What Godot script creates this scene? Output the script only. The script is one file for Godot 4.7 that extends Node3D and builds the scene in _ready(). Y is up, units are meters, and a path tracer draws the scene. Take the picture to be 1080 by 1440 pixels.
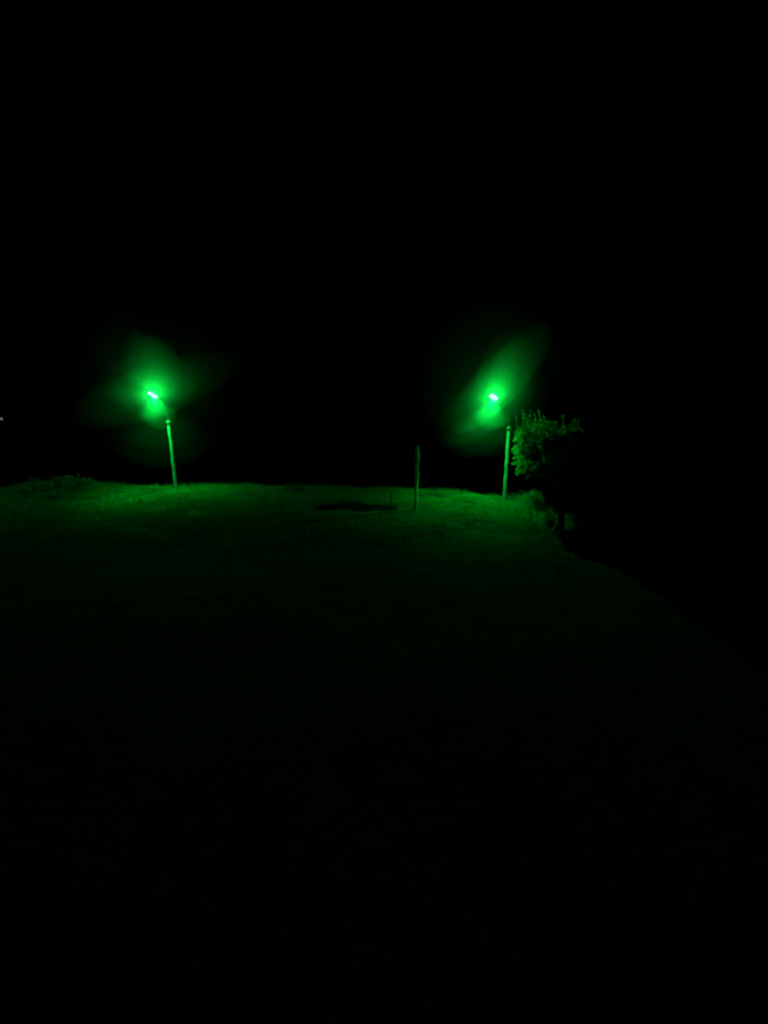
extends Node3D

const CAM_H := 5.0
const LAMP_LIGHT := Color(0.03, 1.0, 0.30)        # the green of the lamps' light

var rng := RandomNumberGenerator.new()
var bumps := FastNoiseLite.new()
var patches := FastNoiseLite.new()
var M := {}


# ------------------------------------------------------------------ helpers

func tag(o: Node, label := "", category := "", group := "", kind := "") -> Node:
	if label != "": o.set_meta("label", label)
	if category != "": o.set_meta("category", category)
	if group != "": o.set_meta("group", group)
	if kind != "": o.set_meta("kind", kind)
	return o


func base(called: String, where: Vector3) -> Node3D:
	var o := Node3D.new()
	o.name = called
	add_child(o, true)
	o.position = where
	return o


func put(called: String, mesh: Mesh, mat: Material, parent: Node = self) -> MeshInstance3D:
	var o := MeshInstance3D.new()
	o.name = called
	o.mesh = mesh
	o.material_override = mat
	parent.add_child(o, true)
	return o


func start() -> SurfaceTool:
	var st := SurfaceTool.new()
	st.begin(Mesh.PRIMITIVE_TRIANGLES)
	return st


func frame_of(dir: Vector3) -> Basis:
	var y := dir.normalized()
	var x := y.cross(Vector3(0.13, 0.2, 1.0)).normalized()
	return Basis(x, y, x.cross(y).normalized())


# A closed tube through points with a radius at each, slightly out of round.
func tube(st: SurfaceTool, pts: Array, radii: Array, sides := 10, rough := 0.0, seed_at := 0.0) -> void:
	var rings := []
	for i in pts.size():
		var d: Vector3
		if i == 0: d = pts[1] - pts[0]
		elif i == pts.size() - 1: d = pts[i] - pts[i - 1]
		else: d = pts[i + 1] - pts[i - 1]
		var b := frame_of(d)
		var ring := []
		for k in sides:
			var a := TAU * k / sides
			var r: float = radii[i]
			if rough > 0.0:
				r *= 1.0 + rough * bumps.get_noise_3d(cos(a) * 40.0 + seed_at, pts[i].y * 38.0, sin(a) * 40.0)
			ring.append(pts[i] + b.x * cos(a) * r + b.z * sin(a) * r)
		rings.append(ring)
	for i in rings.size() - 1:
		for k in sides:
			var n := (k + 1) % sides
			for v in [rings[i][k], rings[i][n], rings[i + 1][n], rings[i][k], rings[i + 1][n], rings[i + 1][k]]:
				st.set_smooth_group(0)
				st.set_uv(Vector2(float(k) / sides, v.y))
				st.add_vertex(v)
	for e in [0, rings.size() - 1]:
		for k in sides:
			var n := (k + 1) % sides
			var tri := [pts[e], rings[e][n], rings[e][k]] if e == 0 else [pts[e], rings[e][k], rings[e][n]]
			for v in tri:
				st.set_smooth_group(1)
				st.set_uv(Vector2(0, 0))
				st.add_vertex(v)


# A box with chamfered long edges, centred at c, axes b, half sizes h.
func soft_box(st: SurfaceTool, c: Vector3, b: Basis, h: Vector3, cut: float) -> void:
	var prof := [
		Vector2(h.x - cut, -h.y), Vector2(h.x, -h.y + cut), Vector2(h.x, h.y - cut), Vector2(h.x - cut, h.y),
		Vector2(-h.x + cut, h.y), Vector2(-h.x, h.y - cut), Vector2(-h.x, -h.y + cut), Vector2(-h.x + cut, -h.y)]
	var zs := [[-h.z, 1.0 - cut / h.x], [-h.z + cut, 1.0], [h.z - cut, 1.0], [h.z, 1.0 - cut / h.x]]
	var rings := []
	for z in zs:
		var r := []
		for p in prof:
			r.append(c + b * Vector3(p.x * z[1], p.y * (z[1] if h.y > cut * 1.5 else 1.0), z[0]))
		rings.append(r)
	st.set_smooth_group(-1)
	for i in 3:
		for k in 8:
			var n := (k + 1) % 8
			for v in [rings[i][k], rings[i + 1][n], rings[i][n], rings[i][k], rings[i + 1][k], rings[i + 1][n]]:
				st.add_vertex(v)
	for k in range(1, 7):
		for v in [rings[0][0], rings[0][k], rings[0][k + 1]]: st.add_vertex(v)
		for v in [rings[3][0], rings[3][k + 1], rings[3][k]]: st.add_vertex(v)


func done(st: SurfaceTool) -> ArrayMesh:
	st.generate_normals()
	return st.commit()


func std(albedo: Color, rough := 0.9) -> StandardMaterial3D:
	var m := StandardMaterial3D.new()
	m.albedo_color = albedo.linear_to_srgb()
	m.roughness = rough
	m.metallic_specular = 0.3
	return m


func noise_tex(freq: float, lo: Color, hi: Color, seed_n: int, size := 512, as_is := false) -> NoiseTexture2D:
	var n := FastNoiseLite.new()
	n.seed = seed_n
	n.frequency = freq
	n.fractal_octaves = 5
	var t := NoiseTexture2D.new()
	t.width = size
	t.height = size
	t.seamless = true
	t.noise = n
	if not as_is:
		var g := Gradient.new()
		g.set_color(0, lo.linear_to_srgb())
		g.set_color(1, hi.linear_to_srgb())
		t.color_ramp = g
	return t


func tri_mat(lo: Color, hi: Color, freq: float, scale: Vector3, seed_n: int, relief: float, rough := 0.9) -> StandardMaterial3D:
	var m := StandardMaterial3D.new()
	m.albedo_texture = noise_tex(freq, lo, hi, seed_n)
	m.uv1_triplanar = true
	m.uv1_scale = scale
	m.roughness = rough
	m.metallic_specular = 0.25
	if relief > 0.0:
		m.heightmap_enabled = true
		m.heightmap_texture = noise_tex(freq * 2.0, Color.BLACK, Color.WHITE, seed_n + 7, 512, true)
		m.heightmap_scale = relief
	return m


# ------------------------------------------------------------------ terrain

# The terrace ends behind the lamps (z of its rim at x) and on the right (x of its rim at z).
func rim_back(x: float) -> float:
	var xs := [-40.0, -15.0, -9.4, -3.0, 1.5, 3.6, 5.0, 6.0, 7.2, 8.0, 8.6, 10.0, 13.0, 40.0]
	var zs := [-24.0, -22.6, -22.55, -22.15, -21.75, -21.2, -20.55, -20.35, -21.1, -20.8, -19.5, -15.5, -8.0, 40.0]
	for i in xs.size() - 1:
		if x < xs[i + 1]:
			return lerpf(zs[i], zs[i + 1], clampf((x - xs[i]) / (xs[i + 1] - xs[i]), 0, 1))
	return 40.0 if x > 0.0 else -24.0


func rim_right(z: float) -> float:
	return 5.95 + maxf(z + 19.8, -2.0) * -0.17 + bumps.get_noise_2d(z * 9.0, 50.0) * 0.5 + bumps.get_noise_2d(z * 40.0, 80.0) * 0.25


func in_puddle(x: float, z: float) -> float:           # under 1 inside
	var c := Vector2(-1.38, -18.95)
	var d := Vector2(x, z) - c
	var a := d.angle()
	var wob := 1.0 + 0.14 * sin(3.0 * a + 0.6) + 0.09 * sin(5.0 * a + 2.0) + 0.05 * sin(9.0 * a)
	var half := 0.74 if d.x > 0.0 else 0.62
	return Vector2(d.x / 1.5, d.y / half).length() / wob


func ground_h(x: float, z: float) -> float:
	var h := bumps.get_noise_2d(x * 3.0, z * 3.0) * 0.10
	h += bumps.get_noise_2d(x * 14.0, z * 14.0) * 0.035
	h += 0.30 * exp(-(pow((x + 13.9) / 1.7, 2.0) + pow((z + 21.6) / 1.1, 2.0)))
	var fade := 1.0 - smoothstep(-16.5, -12.0, z)        # nearer the viewer the bank runs out
	var right := smoothstep(0.0, lerpf(2.5, 0.6, fade), x - rim_right(z)) * fade
	h -= 1.25 * right
	h += right * bumps.get_noise_2d(x * 22.0 + 90.0, z * 22.0) * 0.16
	h -= 4.5 * smoothstep(6.2, 8.4 + clampf((z + 15.0) * 0.4, 0.0, 6.0), x) * smoothstep(-18.6, -17.4, z)   # gully
	var back := rim_back(x) - z + bumps.get_noise_2d(x * 16.0, 7.0) * 0.12
	if back > 0.0:
		h -= 9.0 * smoothstep(0.0, 1.0, clampf(back / 13.0, 0.0, 1.0)) * (1.0 + 0.0) + minf(back, 1.2) * 0.45
	var wet := in_puddle(x, z)
	h = lerpf(-0.11, h, smoothstep(0.95, 1.5, wet))
	return h


func axis(fine_lo: float, fine_hi: float, step: float, lo: float, hi: float) -> Array:
	var a := []
	var v := fine_lo
	while v < fine_hi:
		a.append(v)
		v += step
	a.append(fine_hi)
	var s := step
	v = fine_hi
	while v < hi:
		s *= 1.22
		v += s
		a.append(minf(v, hi))
	s = step
	v = fine_lo
	while v > lo:
		s *= 1.22
		v -= s
		a.push_front(maxf(v, lo))
	return a


func build_ground() -> void:
	var xs := axis(-17.0, 10.0, 0.16, -3000.0, 3000.0)
	var zs := axis(-25.0, -10.0, 0.14, -4000.0, 80.0)
	var verts := PackedVector3Array()
	var norms := PackedVector3Array()
	var index := PackedInt32Array()
	for z in zs:
		for x in xs:
			verts.append(Vector3(x, ground_h(x, z), z))
			var e := 0.05
			norms.append(Vector3(ground_h(x - e, z) - ground_h(x + e, z), 2.0 * e, ground_h(x, z - e) - ground_h(x, z + e)).normalized())
	var w := xs.size()
	for j in zs.size() - 1:
		for i in w - 1:
			var a := j * w + i
			index.append_array([a, a + 1, a + w + 1, a, a + w + 1, a + w])
	var arr := []
	arr.resize(Mesh.ARRAY_MAX)
	arr[Mesh.ARRAY_VERTEX] = verts
	arr[Mesh.ARRAY_NORMAL] = norms
	arr[Mesh.ARRAY_INDEX] = index
	var m := ArrayMesh.new()
	m.add_surface_from_arrays(Mesh.PRIMITIVE_TRIANGLES, arr)
	tag(put("ground", m, M.soil), "patchy grassy terrace lit green under the lamps, black beyond its rim", "ground", "", "structure")


func build_puddle() -> void:
	var st := start()
	var n := 72
	var c := Vector3(-1.38, -0.06, -18.95)
	var ring := []
	for k in n:
		var a := TAU * k / n
		var r := 0.1
		while in_puddle(c.x + cos(a) * r, c.z + sin(a) * r) < 1.16:
			r += 0.01
		ring.append(c + Vector3(cos(a) * r, 0, sin(a) * r))
	for k in n:
		st.set_smooth_group(0)
		for v in [c, ring[k], ring[(k + 1) % n]]:
			st.add_vertex(v)
	tag(put("puddle", done(st), M.water), "long dark puddle in the grass between the two lamps", "puddle", "", "structure")


func blade_clump(n: int, spread: float, lo: float, hi: float, seed_n: int) -> ArrayMesh:
	rng.seed = seed_n
	var st := start()
	st.set_smooth_group(-1)
	for i in n:
		var p := Vector3(rng.randf_range(-spread, spread), -0.01, rng.randf_range(-spread, spread))
		var a := rng.randf() * TAU
		var side := Vector3(cos(a), 0, sin(a)) * rng.randf_range(0.004, 0.008)
		var h := rng.randf_range(lo, hi)
		var lean := Vector3(rng.randf_range(-1, 1), 0, rng.randf_range(-1, 1)) * h * 0.8
		var mid := p + Vector3(0, h * 0.6, 0) + lean * 0.35
		var tip := p + Vector3(0, h, 0) + lean
		for v in [p - side, mid - side * 0.7, p + side, p + side, mid - side * 0.7, mid + side * 0.7, mid - side * 0.7, tip, mid + side * 0.7]:
			st.add_vertex(v)
	return done(st)


func scatter(called: String, mesh: Mesh, spots: Array, mat: Material, label: String) -> void:
	var mm := MultiMesh.new()
	mm.transform_format = MultiMesh.TRANSFORM_3D
	mm.use_colors = true
	mm.mesh = mesh
	mm.instance_count = spots.size()
	for i in spots.size():
		mm.set_instance_transform(i, spots[i][0])
		mm.set_instance_color(i, spots[i][1])
	var o := MultiMeshInstance3D.new()
	o.name = called
	o.multimesh = mm
	o.material_override = mat
	add_child(o, true)
	tag(o, label, "grass", "", "stuff")


func build_grass() -> void:
	var spots := []
	rng.seed = 11
	for i in 170000:
		var x := rng.randf_range(-17.0, 10.0)
		var z := rng.randf_range(-23.6, -5.0)
		if x > rim_right(z) + 0.3 or in_puddle(x, z) < 1.12 or z < rim_back(x) - 0.8:
			continue
		var p := patches.get_noise_2d(x * 6.0, z * 6.0) + 0.4 * patches.get_noise_2d(x * 25.0, z * 25.0)
		if p < -0.30 + rng.randf_range(-0.16, 0.12):
			continue
		var near := clampf((z + 17.8) / 4.0, 0.0, 1.0)         # the worn, bare side of the lawn
		if rng.randf() < near * 0.93:
			continue
		var s := rng.randf_range(0.6, 1.25) * (1.0 + clampf(p, -0.2, 0.5))
		var b := Basis(Vector3.UP, rng.randf() * TAU).scaled(Vector3(s, s * rng.randf_range(0.8, 1.2), s))
		var dry := rng.randf() * 0.5
		spots.append([Transform3D(b, Vector3(x, ground_h(x, z), z)), Color(0.10 + 0.12 * dry, 0.16 + 0.05 * rng.randf() + 0.04 * dry, 0.05 + 0.03 * dry)])
	scatter("lawn_grass", blade_clump(9, 0.10, 0.025, 0.075, 5), spots, M.blade, "short patchy grass covering the lamplit terrace")
	spots = []
	for i in 2600:
		var x := rng.randf_range(-17.0, 6.2)
		var z := rim_back(x) + rng.randf_range(-0.7, 0.9)
		if x > rim_right(z) + 0.2 or rng.randf() > 0.5 + 1.6 * patches.get_noise_2d(x * 9.0, 300.0):
			continue
		var s := rng.randf_range(0.35, 1.0)
		var b := Basis(Vector3.UP, rng.randf() * TAU).scaled(Vector3(s, s, s))
		spots.append([Transform3D(b, Vector3(x, ground_h(x, z), z)), Color(0.06 + 0.04 * rng.randf(), 0.09 + 0.04 * rng.randf(), 0.04)])
	scatter("rim_grass", blade_clump(10, 0.10, 0.10, 0.30, 8), spots, M.blade, "taller loose grass along the far rim of the terrace")
	spots = []
	for i in 3600:
		var z := rng.randf_range(-21.8, -15.5)
		var x := rng.randf_range(rim_right(z) - 0.15, 10.5)
		if z < rim_back(x) - 0.5:
			continue
		var s := rng.randf_range(0.8, 1.6)
		var b := Basis(Vector3.UP, rng.randf() * TAU).scaled(Vector3(s, s, s))
		spots.append([Transform3D(b, Vector3(x, ground_h(x, z), z)), Color(0.13, 0.17 + 0.06 * rng.randf(), 0.09)])
	scatter("rough_grass", blade_clump(16, 0.12, 0.10, 0.30, 6), spots, M.blade, "rough taller grass on the lower ground right of the terrace")


# ------------------------------------------------------------------ plants

func leaf(st: SurfaceTool, at: Vector3, dir: Vector3, long: float, wide: float, tint: float) -> void:
	var b := frame_of(dir)
	var roll := rng.randf() * TAU
	var side := (b.x * cos(roll) + b.z * sin(roll)) * wide
	var mid := at + dir * long * 0.5 + b.z * long * 0.08
	var tip := at + dir * long
	st.set_smooth_group(-1)
	st.set_color(Color(0.08 * tint, 0.17 * tint, 0.055 * tint))
	for v in [at, mid - side, mid + side, mid - side, tip, mid + side]:
		st.add_vertex(v)


func rand_dir(up := 0.0) -> Vector3:
	var v := Vector3(rng.randfn(), rng.randfn() + up, rng.randfn())
	return v.normalized() if v.length() > 0.01 else Vector3.UP


func sprig(wood: SurfaceTool, green: SurfaceTool, from: Vector3, to: Vector3, r: float, leaves: int, long: float, bend: Vector3) -> void:
	var pts := []
	var radii := []
	for i in 5:
		var t := i / 4.0
		pts.append(from.lerp(to, t) + bend * sin(PI * t))
		radii.append(lerpf(r, r * 0.35, t))
	tube(wood, pts, radii, 5)
	for i in leaves:
		var t := pow(rng.randf(), 0.8)
		var k := mini(int(t * 4.0), 3)
		var at: Vector3 = pts[k].lerp(pts[k + 1], t * 4.0 - k)
		var along: Vector3 = (pts[k + 1] - pts[k]).normalized()
		leaf(green, at, (along * 0.6 + rand_dir(0.2)).normalized(), long * rng.randf_range(0.6, 1.2), long * rng.randf_range(0.12, 0.2), rng.randf_range(0.75, 1.3))


func build_tree() -> void:
	rng.seed = 77
	var foot := Vector3(6.95, ground_h(6.95, -18.7) - 0.05, -18.7)
	var t := base("tree", foot)
	var o := -foot
	var trunk := start()
	var fork := Vector3(6.88, 0.55, -18.72)
	var top := Vector3(6.5, 1.9, -18.75)
	tube(trunk, [foot + o, Vector3(6.96, -0.5, -18.7) + o, fork + o, top + o], [0.15, 0.115, 0.095, 0.06], 12, 0.3)
	var wood := start()
	var green := start()
	var centre := Vector3(6.25, 2.25, -18.7)
	var size := Vector3(1.22, 1.08, 1.4)
	# limbs that leave the trunk, each ending in a leafy mass
	for i in 80:
		var d := rand_dir(0.15)
		if i < 34: d = Vector3(-absf(d.x) - 0.3, d.y, d.z * 0.9 - 0.2).normalized()
		var reach := rng.randf_range(0.70, 0.98)
		var end := centre + d * size * reach
		var root_at: Vector3 = fork.lerp(top, clampf(0.5 + d.y * 0.6, 0.05, 1.0))
		sprig(wood, green, root_at + o, end + o, 0.024, 40, 0.11, Vector3(0, 0.12, 0))
		for j in 11:
			var s := end - d * size * rng.randf_range(0.0, 0.45) + Vector3(rng.randfn(), rng.randfn(), rng.randfn()) * 0.16
			var e := s + (rand_dir(0.1) + d * 0.5) * rng.randf_range(0.18, 0.40)
			s.x = maxf(s.x, 5.12)
			e.x = maxf(e.x, 5.05)
			sprig(wood, green, s + o, e + o, 0.006, 44, 0.09, Vector3(0, 0.03, 0))
	# upright shoots along the top, and a fringe of sprays down the side towards the lamp
	var shoots := [
		[5.02, 2.80, 3.48], [5.26, 2.90, 3.70], [5.58, 2.95, 3.66], [5.84, 3.0, 3.72], [6.08, 3.0, 3.55]]
	for s in shoots:
		for k in 2:
			var z := -19.1 + rng.randf_range(-0.25, 0.25)
			var f := Vector3(s[0] + 0.04 + rng.randf_range(-0.04, 0.04), s[1] - 0.4, z)
			var e := Vector3(s[0] - 0.05 + rng.randf_range(-0.04, 0.04), s[2] - 0.14 * k, z + 0.05)
			sprig(wood, green, f + o, e + o, 0.018, 80, 0.07, Vector3(0.05, 0, 0))
	for k in 110:
		var h := rng.randf_range(1.5, 3.0)
		var f := Vector3(rng.randf_range(5.15, 5.6), h, -18.95 + clampf(rng.randfn() * 0.4, -0.7, 0.55))
		var e := f + Vector3(rng.randf_range(-0.22, 0.08), rng.randf_range(-0.28, 0.05), rng.randf_range(-0.2, 0.2))
		e.x = maxf(e.x, 5.0)
		sprig(wood, green, f + o, e + o, 0.009, 50, 0.08, Vector3(0, 0.05, 0))
	put("trunk", done(trunk), M.bark, t)
	put("branches", done(wood), M.bark, t)
	put("crown", done(green), M.leaf, t)
	tag(t, "leafy small tree with upright shoots, its left side lit by right lamp", "tree")


func build_shrub(at: Vector2, size: Vector3, seed_n: int, label: String, called := "shrub") -> void:
	rng.seed = seed_n
	var foot := Vector3(at.x, ground_h(at.x, at.y) - 0.03, at.y)
	var t := base(called, foot)
	var wood := start()
	var green := start()
	for i in 22:
		var d := rand_dir(0.0)
		var e := Vector3(d.x * size.x, rng.randf_range(0.35, 1.0) * size.y * (1.0 - 0.4 * Vector2(d.x, d.z).length_squared()), d.z * size.z)
		var f := Vector3(d.x, 0, d.z) * 0.06
		sprig(wood, green, f, e, 0.009, 34, 0.075, Vector3(0, 0.06, 0))
		for j in 3:
			sprig(wood, green, e.lerp(f, 0.3), e + rand_dir(0.3) * 0.16, 0.005, 26, 0.075, Vector3.ZERO)
	put("stem", done(wood), M.bark, t)
	put("foliage", done(green), M.leaf, t)
	tag(t, label, "shrub", "low shrubs beside the terrace")


# ------------------------------------------------------------------ lamps and posts

# foot: base of the pole; neck: top of the thick pole; elbow: top of the thin arm's upright; head: middle of the lens; along: the lens's long axis
func build_lamp(foot: Vector3, neck_y: float, elbow: Vector3, head: Vector3, along: Vector3, face: Vector3, aim: Vector3, power: float, label: String, seed_at: float) -> void:
	var t := base("street_lamp", foot)
	var o := -foot
	var pole := start()
	var pts := []
	var radii := []
	var neck := Vector3(foot.x, neck_y, foot.z)
	for i in 24:
		var k := i / 23.0
		pts.append(Vector3(0, -0.12, 0).lerp(neck + o, k) + Vector3(bumps.get_noise_2d(k * 90.0, seed_at), 0, bumps.get_noise_2d(k * 90.0, seed_at + 30.0)) * 0.03 * sin(PI * k))
		radii.append(lerpf(0.068, 0.056, k))
	tube(pole, pts, radii, 16, 0.12, seed_at)
	put("pole", done(pole), M.pale_wood, t)
	var col := start()
	tube(col, [neck + o + Vector3(0, -0.13, 0), neck + o + Vector3(0, -0.125, 0), neck + o + Vector3(0, -0.005, 0), neck + o + Vector3(0, 0.02, 0)], [0.06, 0.082, 0.082, 0.055], 16)
	put("clamp", done(col), M.steel, t)
	var bolt := start()
	tube(bolt, [neck + o + Vector3(-0.11, -0.065, 0.0), neck + o + Vector3(-0.079, -0.065, 0.0)], [0.016, 0.016], 6)
	put("bolt", done(bolt), M.steel, t)
	var b := Basis(face.cross(along).normalized(), -face.normalized(), along.normalized()).orthonormalized()
	if b.determinant() < 0.0: b.x = -b.x
	var back := head - along.normalized() * 0.305
	var arm := start()
	var arc := []
	for i in 13:
		var k := i / 12.0
		var p0 := neck + Vector3(0, -0.02, 0)
		var c1 := Vector3(lerpf(p0.x, elbow.x, 0.6), elbow.y, lerpf(p0.z, elbow.z, 0.6))
		var c2 := back - along.normalized() * 0.3
		arc.append(p0.bezier_interpolate(c1, c2, back, k) + o)
	var ar := []
	ar.resize(arc.size())
	ar.fill(0.016)
	tube(arm, arc, ar, 10)
	put("arm", done(arm), M.dark_steel, t)
	var box := start()
	soft_box(box, head - along.normalized() * 0.256 + o, b, Vector3(0.075, 0.035, 0.06), 0.012)
	put("lamp_housing", done(box), M.dark_steel, t)
	var cap := start()
	soft_box(cap, head + along.normalized() * 0.208 + o, b, Vector3(0.080, 0.027, 0.012), 0.006)
	put("end_cap", done(cap), M.steel, t)
	var lens := start()
	soft_box(lens, Vector3.ZERO, b, Vector3(0.074, 0.022, 0.195), 0.012)
	var l := put("lamp_lens", done(lens), M.glow, t)
	l.position = head + o
	var light := OmniLight3D.new()
	light.name = "lamp_light"
	light.light_color = LAMP_LIGHT
	light.light_energy = power
	light.light_size = 0.04
	light.omni_range = 60.0
	light.omni_attenuation = 2.0
	light.shadow_enabled = true
	l.add_child(light, true)
	var beam := SpotLight3D.new()
	beam.name = "lamp_beam"
	beam.light_color = LAMP_LIGHT
	beam.light_energy = power * 5.3
	beam.light_size = 0.04
	beam.spot_range = 60.0
	beam.spot_attenuation = 2.0
	beam.spot_angle = 51.0
	beam.spot_angle_attenuation = 1.0
	beam.shadow_enabled = true
	l.add_child(beam, true)
	beam.look_at_from_position(Vector3.ZERO, aim, Vector3(0, 0, 1))
	beam.position = Vector3.ZERO
	tag(t, label, "street lamp", "street lamps on the terrace")


# A bank is a drift of thin puffs, each a little off from the last, so that it thins out raggedly.
func mist_puffs(banks: Array, seed_n: int) -> Array:
	rng.seed = seed_n
	var out := []
	for q in banks:
		var n: int = q[4]
		for k in n:
			var f := lerpf(1.75, 0.45, pow(k / (n - 1.0), 0.8))
			var size: Vector3 = q[1]
			var off := Vector3(rng.randf_range(-1, 1) * size.x, rng.randf_range(-1, 1) * size.y, rng.randf_range(-1, 1) * size.z) * 0.15
			var squash := Vector3(rng.randf_range(0.72, 1.3), rng.randf_range(0.75, 1.2), rng.randf_range(0.9, 1.1))
			out.append([q[0] + off, size * f * squash, q[2] + rng.randf_range(-16, 16), q[3] / n])
	return out


func mist_bank(at: Vector3, blobs: Array, label: String) -> void:
	var t := base("mist", at)
	for q in blobs:                                     # offset, size, roll, density
		var f := FogVolume.new()
		f.name = "mist_veil"
		f.shape = RenderingServer.FOG_VOLUME_SHAPE_ELLIPSOID
		f.size = q[1]
		f.position = q[0]
		f.rotation.z = deg_to_rad(q[2])
		var m := FogMaterial.new()
		m.albedo = Color(0.95, 0.95, 0.95)
		m.density = q[3]
		f.material = m
		t.add_child(f, true)
		f.set_meta("kind", "stuff")
	tag(t, label, "mist", "", "stuff")


func build_post(at: Vector2, high: float, r: float, mat: Material, called: String, label: String, category: String, seed_at: float, knots: Array) -> void:
	var foot := Vector3(at.x, ground_h(at.x, at.y), at.y)
	var t := base(called, foot)
	var st := start()
	var pts := []
	var radii := []
	for i in 20:
		var k := i / 19.0
		pts.append(Vector3(0.05 * k + bumps.get_noise_2d(k * 120.0, seed_at) * 0.05, lerpf(-0.1, high, k), 0))
		radii.append(r * (1.05 - 0.12 * k))
	tube(st, pts, radii, 12, 0.25, seed_at)
	put("shaft", done(st), mat, t)
	for kn in knots:
		var s := start()
		var p := Vector3(0.03, kn[0], 0.0)
		tube(s, [p, p + Vector3(kn[1], 0.03, 0.02)], [0.022, 0.016], 7)
		put("branch_stub", done(s), mat, t)
	tag(t, label, category)


# ------------------------------------------------------------------ scene

func _ready() -> void:
	# camera
	var cam := Camera3D.new()
	cam.name = "camera"
	add_child(cam)
	cam.position = Vector3(0, CAM_H, 0)
	cam.rotation_degrees = Vector3(-15.46, 0, 0)
	cam.fov = 91.62
	cam.near = 0.05
	cam.far = 8000.0
	var optics := CameraAttributesPhysical.new()           # a phone that did not quite focus in the dark
	optics.frustum_focal_length = 11.66
	optics.frustum_near = 0.05
	optics.frustum_far = 8000.0
	optics.frustum_focus_distance = 4.0
	optics.exposure_aperture = 0.5
	optics.exposure_multiplier = 1.0
	cam.attributes = optics
	# night sky
	var env := Environment.new()
	env.background_mode = Environment.BG_SKY
	var sky := Sky.new()
	var sm := ProceduralSkyMaterial.new()
	sm.sky_top_color = Color(0.0012, 0.0020, 0.0014)
	sm.sky_horizon_color = Color(0.0012, 0.0022, 0.0014)
	sm.ground_bottom_color = Color(0.001, 0.002, 0.001)
	sm.ground_horizon_color = Color(0.0012, 0.0022, 0.0014)
	sky.sky_material = sm
	env.sky = sky
	env.tonemap_mode = Environment.TONE_MAPPER_LINEAR
	env.tonemap_exposure = 1.0
	env.volumetric_fog_enabled = true
	env.volumetric_fog_density = 0.0
	env.sdfgi_enabled = true
	env.ssao_enabled = true
	env.ssil_enabled = true
	var we := WorldEnvironment.new()
	we.name = "night"
	we.environment = env
	add_child(we)
	var lamp_power := 10.5                          # what the lens scatters all round; its downward beam is set in build_lamp

	bumps.seed = 3
	bumps.frequency = 0.05
	bumps.fractal_octaves = 3
	patches.seed = 21
	patches.frequency = 0.05
	patches.fractal_octaves = 4

	# materials
	M.soil = tri_mat(Color(0.009, 0.011, 0.007), Color(0.022, 0.027, 0.014), 0.012, Vector3(0.22, 0.22, 0.22), 31, 3.0, 1.0)
	M.water = std(Color(0.008, 0.0075, 0.006), 0.06)
	M.water.metallic_specular = 0.5
	M.blade = std(Color(1, 1, 1), 0.75)
	M.blade.vertex_color_use_as_albedo = true
	M.blade.backlight_enabled = true
	M.blade.backlight = Color(0.2, 0.2, 0.2)
	M.leaf = std(Color(1, 1, 1), 0.6)
	M.leaf.vertex_color_use_as_albedo = true
	M.leaf.backlight_enabled = true
	M.leaf.backlight = Color(0.45, 0.45, 0.45)
	M.bark = tri_mat(Color(0.018, 0.016, 0.014), Color(0.06, 0.052, 0.044), 0.02, Vector3(2.0, 0.7, 2.0), 41, 1.0)
	M.pale_wood = tri_mat(Color(0.22, 0.205, 0.215), Color(0.42, 0.40, 0.41), 0.02, Vector3(1.6, 0.45, 1.6), 51, 0.6)
	M.grey_wood = tri_mat(Color(0.16, 0.15, 0.145), Color(0.46, 0.44, 0.42), 0.025, Vector3(1.8, 0.6, 1.8), 61, 0.8)
	M.dark_wood = tri_mat(Color(0.012, 0.011, 0.010), Color(0.03, 0.028, 0.025), 0.02, Vector3(2, 0.6, 2), 71, 0.6)
	M.steel = std(Color(0.14, 0.145, 0.145), 0.55)
	M.steel.metallic = 0.4
	M.dark_steel = std(Color(0.05, 0.052, 0.054), 0.55)
	M.dark_steel.metallic = 0.3
	M.glow = std(Color(0.7, 0.75, 0.72), 0.4)
	M.glow.emission_enabled = true
	M.glow.emission = Color(0.90, 1.0, 0.95)
	M.glow.emission_energy_multiplier = 1.1
	M.white_glow = std(Color(0.6, 0.6, 0.6), 0.5)
	M.white_glow.emission_enabled = true
	M.white_glow.emission = Color(1, 1, 1)
	M.white_glow.emission_energy_multiplier = 0.35

	build_ground()
	build_puddle()

	# the two lamps
	var lf := Vector3(-9.46, ground_h(-9.46, -22.1), -22.1)
	var lh := Vector3(-9.74, 4.16, -21.5)
	build_lamp(lf, 3.02, Vector3(-9.52, 3.75, -22.05), lh, Vector3(-0.76, 0.47, 0.45), Vector3(-0.1, -0.62, 0.78), Vector3(0.16, -1.0, 0.16), lamp_power,
		"lit green street lamp on a pale leaning pole, alone in the grass", 3.0)
	var rf := Vector3(5.0, ground_h(5.0, -20.07), -20.07)
	var rh := Vector3(4.18, 4.17, -19.5)
	build_lamp(rf, 2.98, Vector3(4.9, 3.72, -20.0), rh, Vector3(-0.76, 0.44, 0.48), Vector3(0.1, -0.55, 0.83), Vector3(-0.14, -1.0, 0.16), lamp_power,
		"lit green street lamp on a pale pole beside the small tree", 60.0)

	# mist that hangs round the lamps
	mist_bank(lh, mist_puffs([
		[Vector3(0.02, 0.32, 0.0), Vector3(1.6, 1.4, 1.6), 0.0, 0.0266, 4],
		[Vector3(0.16, 0.95, 0.0), Vector3(1.1, 2.5, 1.6), 3.0, 0.0585, 8],
		[Vector3(0.05, 0.3, 0.0), Vector3(3.4, 1.2, 2.0), 4.0, 0.0293, 6],
		[Vector3(0.0, 0.3, 0.0), Vector3(3.6, 3.6, 3.2), 0.0, 0.0062, 5],
	], 5), "thin mist glowing green around the street lamp alone in the grass")
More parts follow.
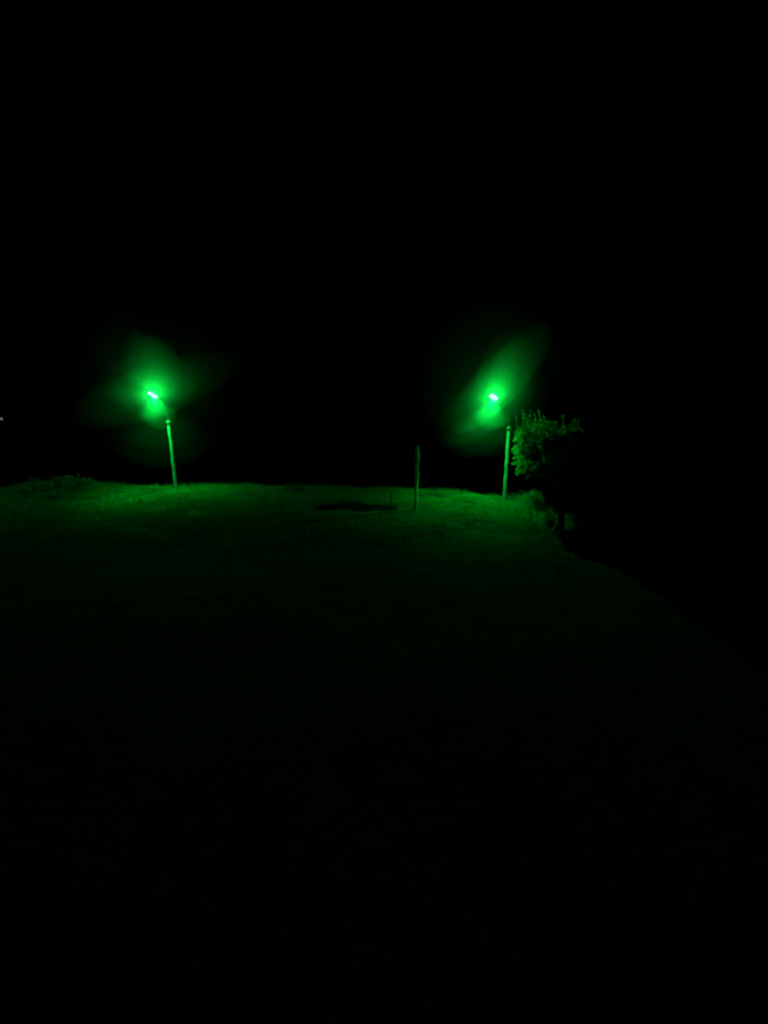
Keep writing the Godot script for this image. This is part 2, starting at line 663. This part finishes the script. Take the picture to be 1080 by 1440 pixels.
	mist_bank(rh, mist_puffs([
		[Vector3(0.10, 0.28, 0.0), Vector3(1.2, 1.5, 1.6), -38.0, 0.0266, 4],
		[Vector3(0.38, 0.80, 0.0), Vector3(1.2, 2.5, 1.8), -27.0, 0.0692, 9],
		[Vector3(-0.55, -0.50, 0.0), Vector3(1.0, 1.9, 1.4), -50.0, 0.0186, 5],
		[Vector3(-0.3, 0.3, 0.0), Vector3(3.4, 3.8, 3.2), -30.0, 0.0062, 5],
	], 9), "thin mist glowing green around the street lamp beside the tree")

	build_tree()
	build_shrub(Vector2(-13.4, -21.4), Vector3(0.85, 0.62, 0.6), 101, "low shrub left of the lone lamp, the nearer one to it")
	build_shrub(Vector2(-14.8, -21.2), Vector3(0.9, 0.5, 0.6), 102, "low shrub at the far left end of the lit grass")
	build_shrub(Vector2(6.65, -20.3), Vector3(0.5, 0.45, 0.4), 103, "small shrub on the lower ground just left of the tree trunk")
	build_shrub(Vector2(7.75, -20.0), Vector3(0.6, 0.42, 0.4), 104, "small shrub on the lower ground just right of the tree trunk")
	build_post(Vector2(1.19, -18.3), 2.44, 0.062, M.grey_wood, "wooden_post", "bare grey wooden post without lamp, standing between the two lamps", "post", 15.0, [[1.35, 0.12], [1.62, 0.11], [0.8, -0.1]])
	build_post(Vector2(0.24, -19.25), 0.62, 0.035, M.dark_wood, "wooden_stake", "short dark stake at the right end of the puddle", "stake", 25.0, [])
	build_grass()

	# a lone white light far off at the left edge
	var ff := Vector3(-34.15, ground_h(-34.15, -45.0), -45.0)
	var far := base("distant_lamp", ff)
	var st := start()
	tube(st, [Vector3(0, -0.2, 0), Vector3(0, 1.17 - ff.y - 0.05, 0)], [0.07, 0.05], 8)
	put("pole", done(st), M.dark_wood, far)
	var s := SphereMesh.new()
	s.radius = 0.07
	s.height = 0.14
	var bulb := put("bulb", s, M.white_glow, far)
	bulb.position = Vector3(0, 1.17 - ff.y, 0)
	var bl := OmniLight3D.new()
	bl.name = "bulb_light"
	bl.light_color = Color(1, 1, 1)
	bl.light_energy = 0.0004
	bl.light_size = 0.05
	bl.omni_range = 10.0
	bl.omni_attenuation = 2.0
	bl.shadow_enabled = true
	bulb.add_child(bl, true)
	tag(far, "tiny far-off white lamp at the edge of the darkness", "street lamp")
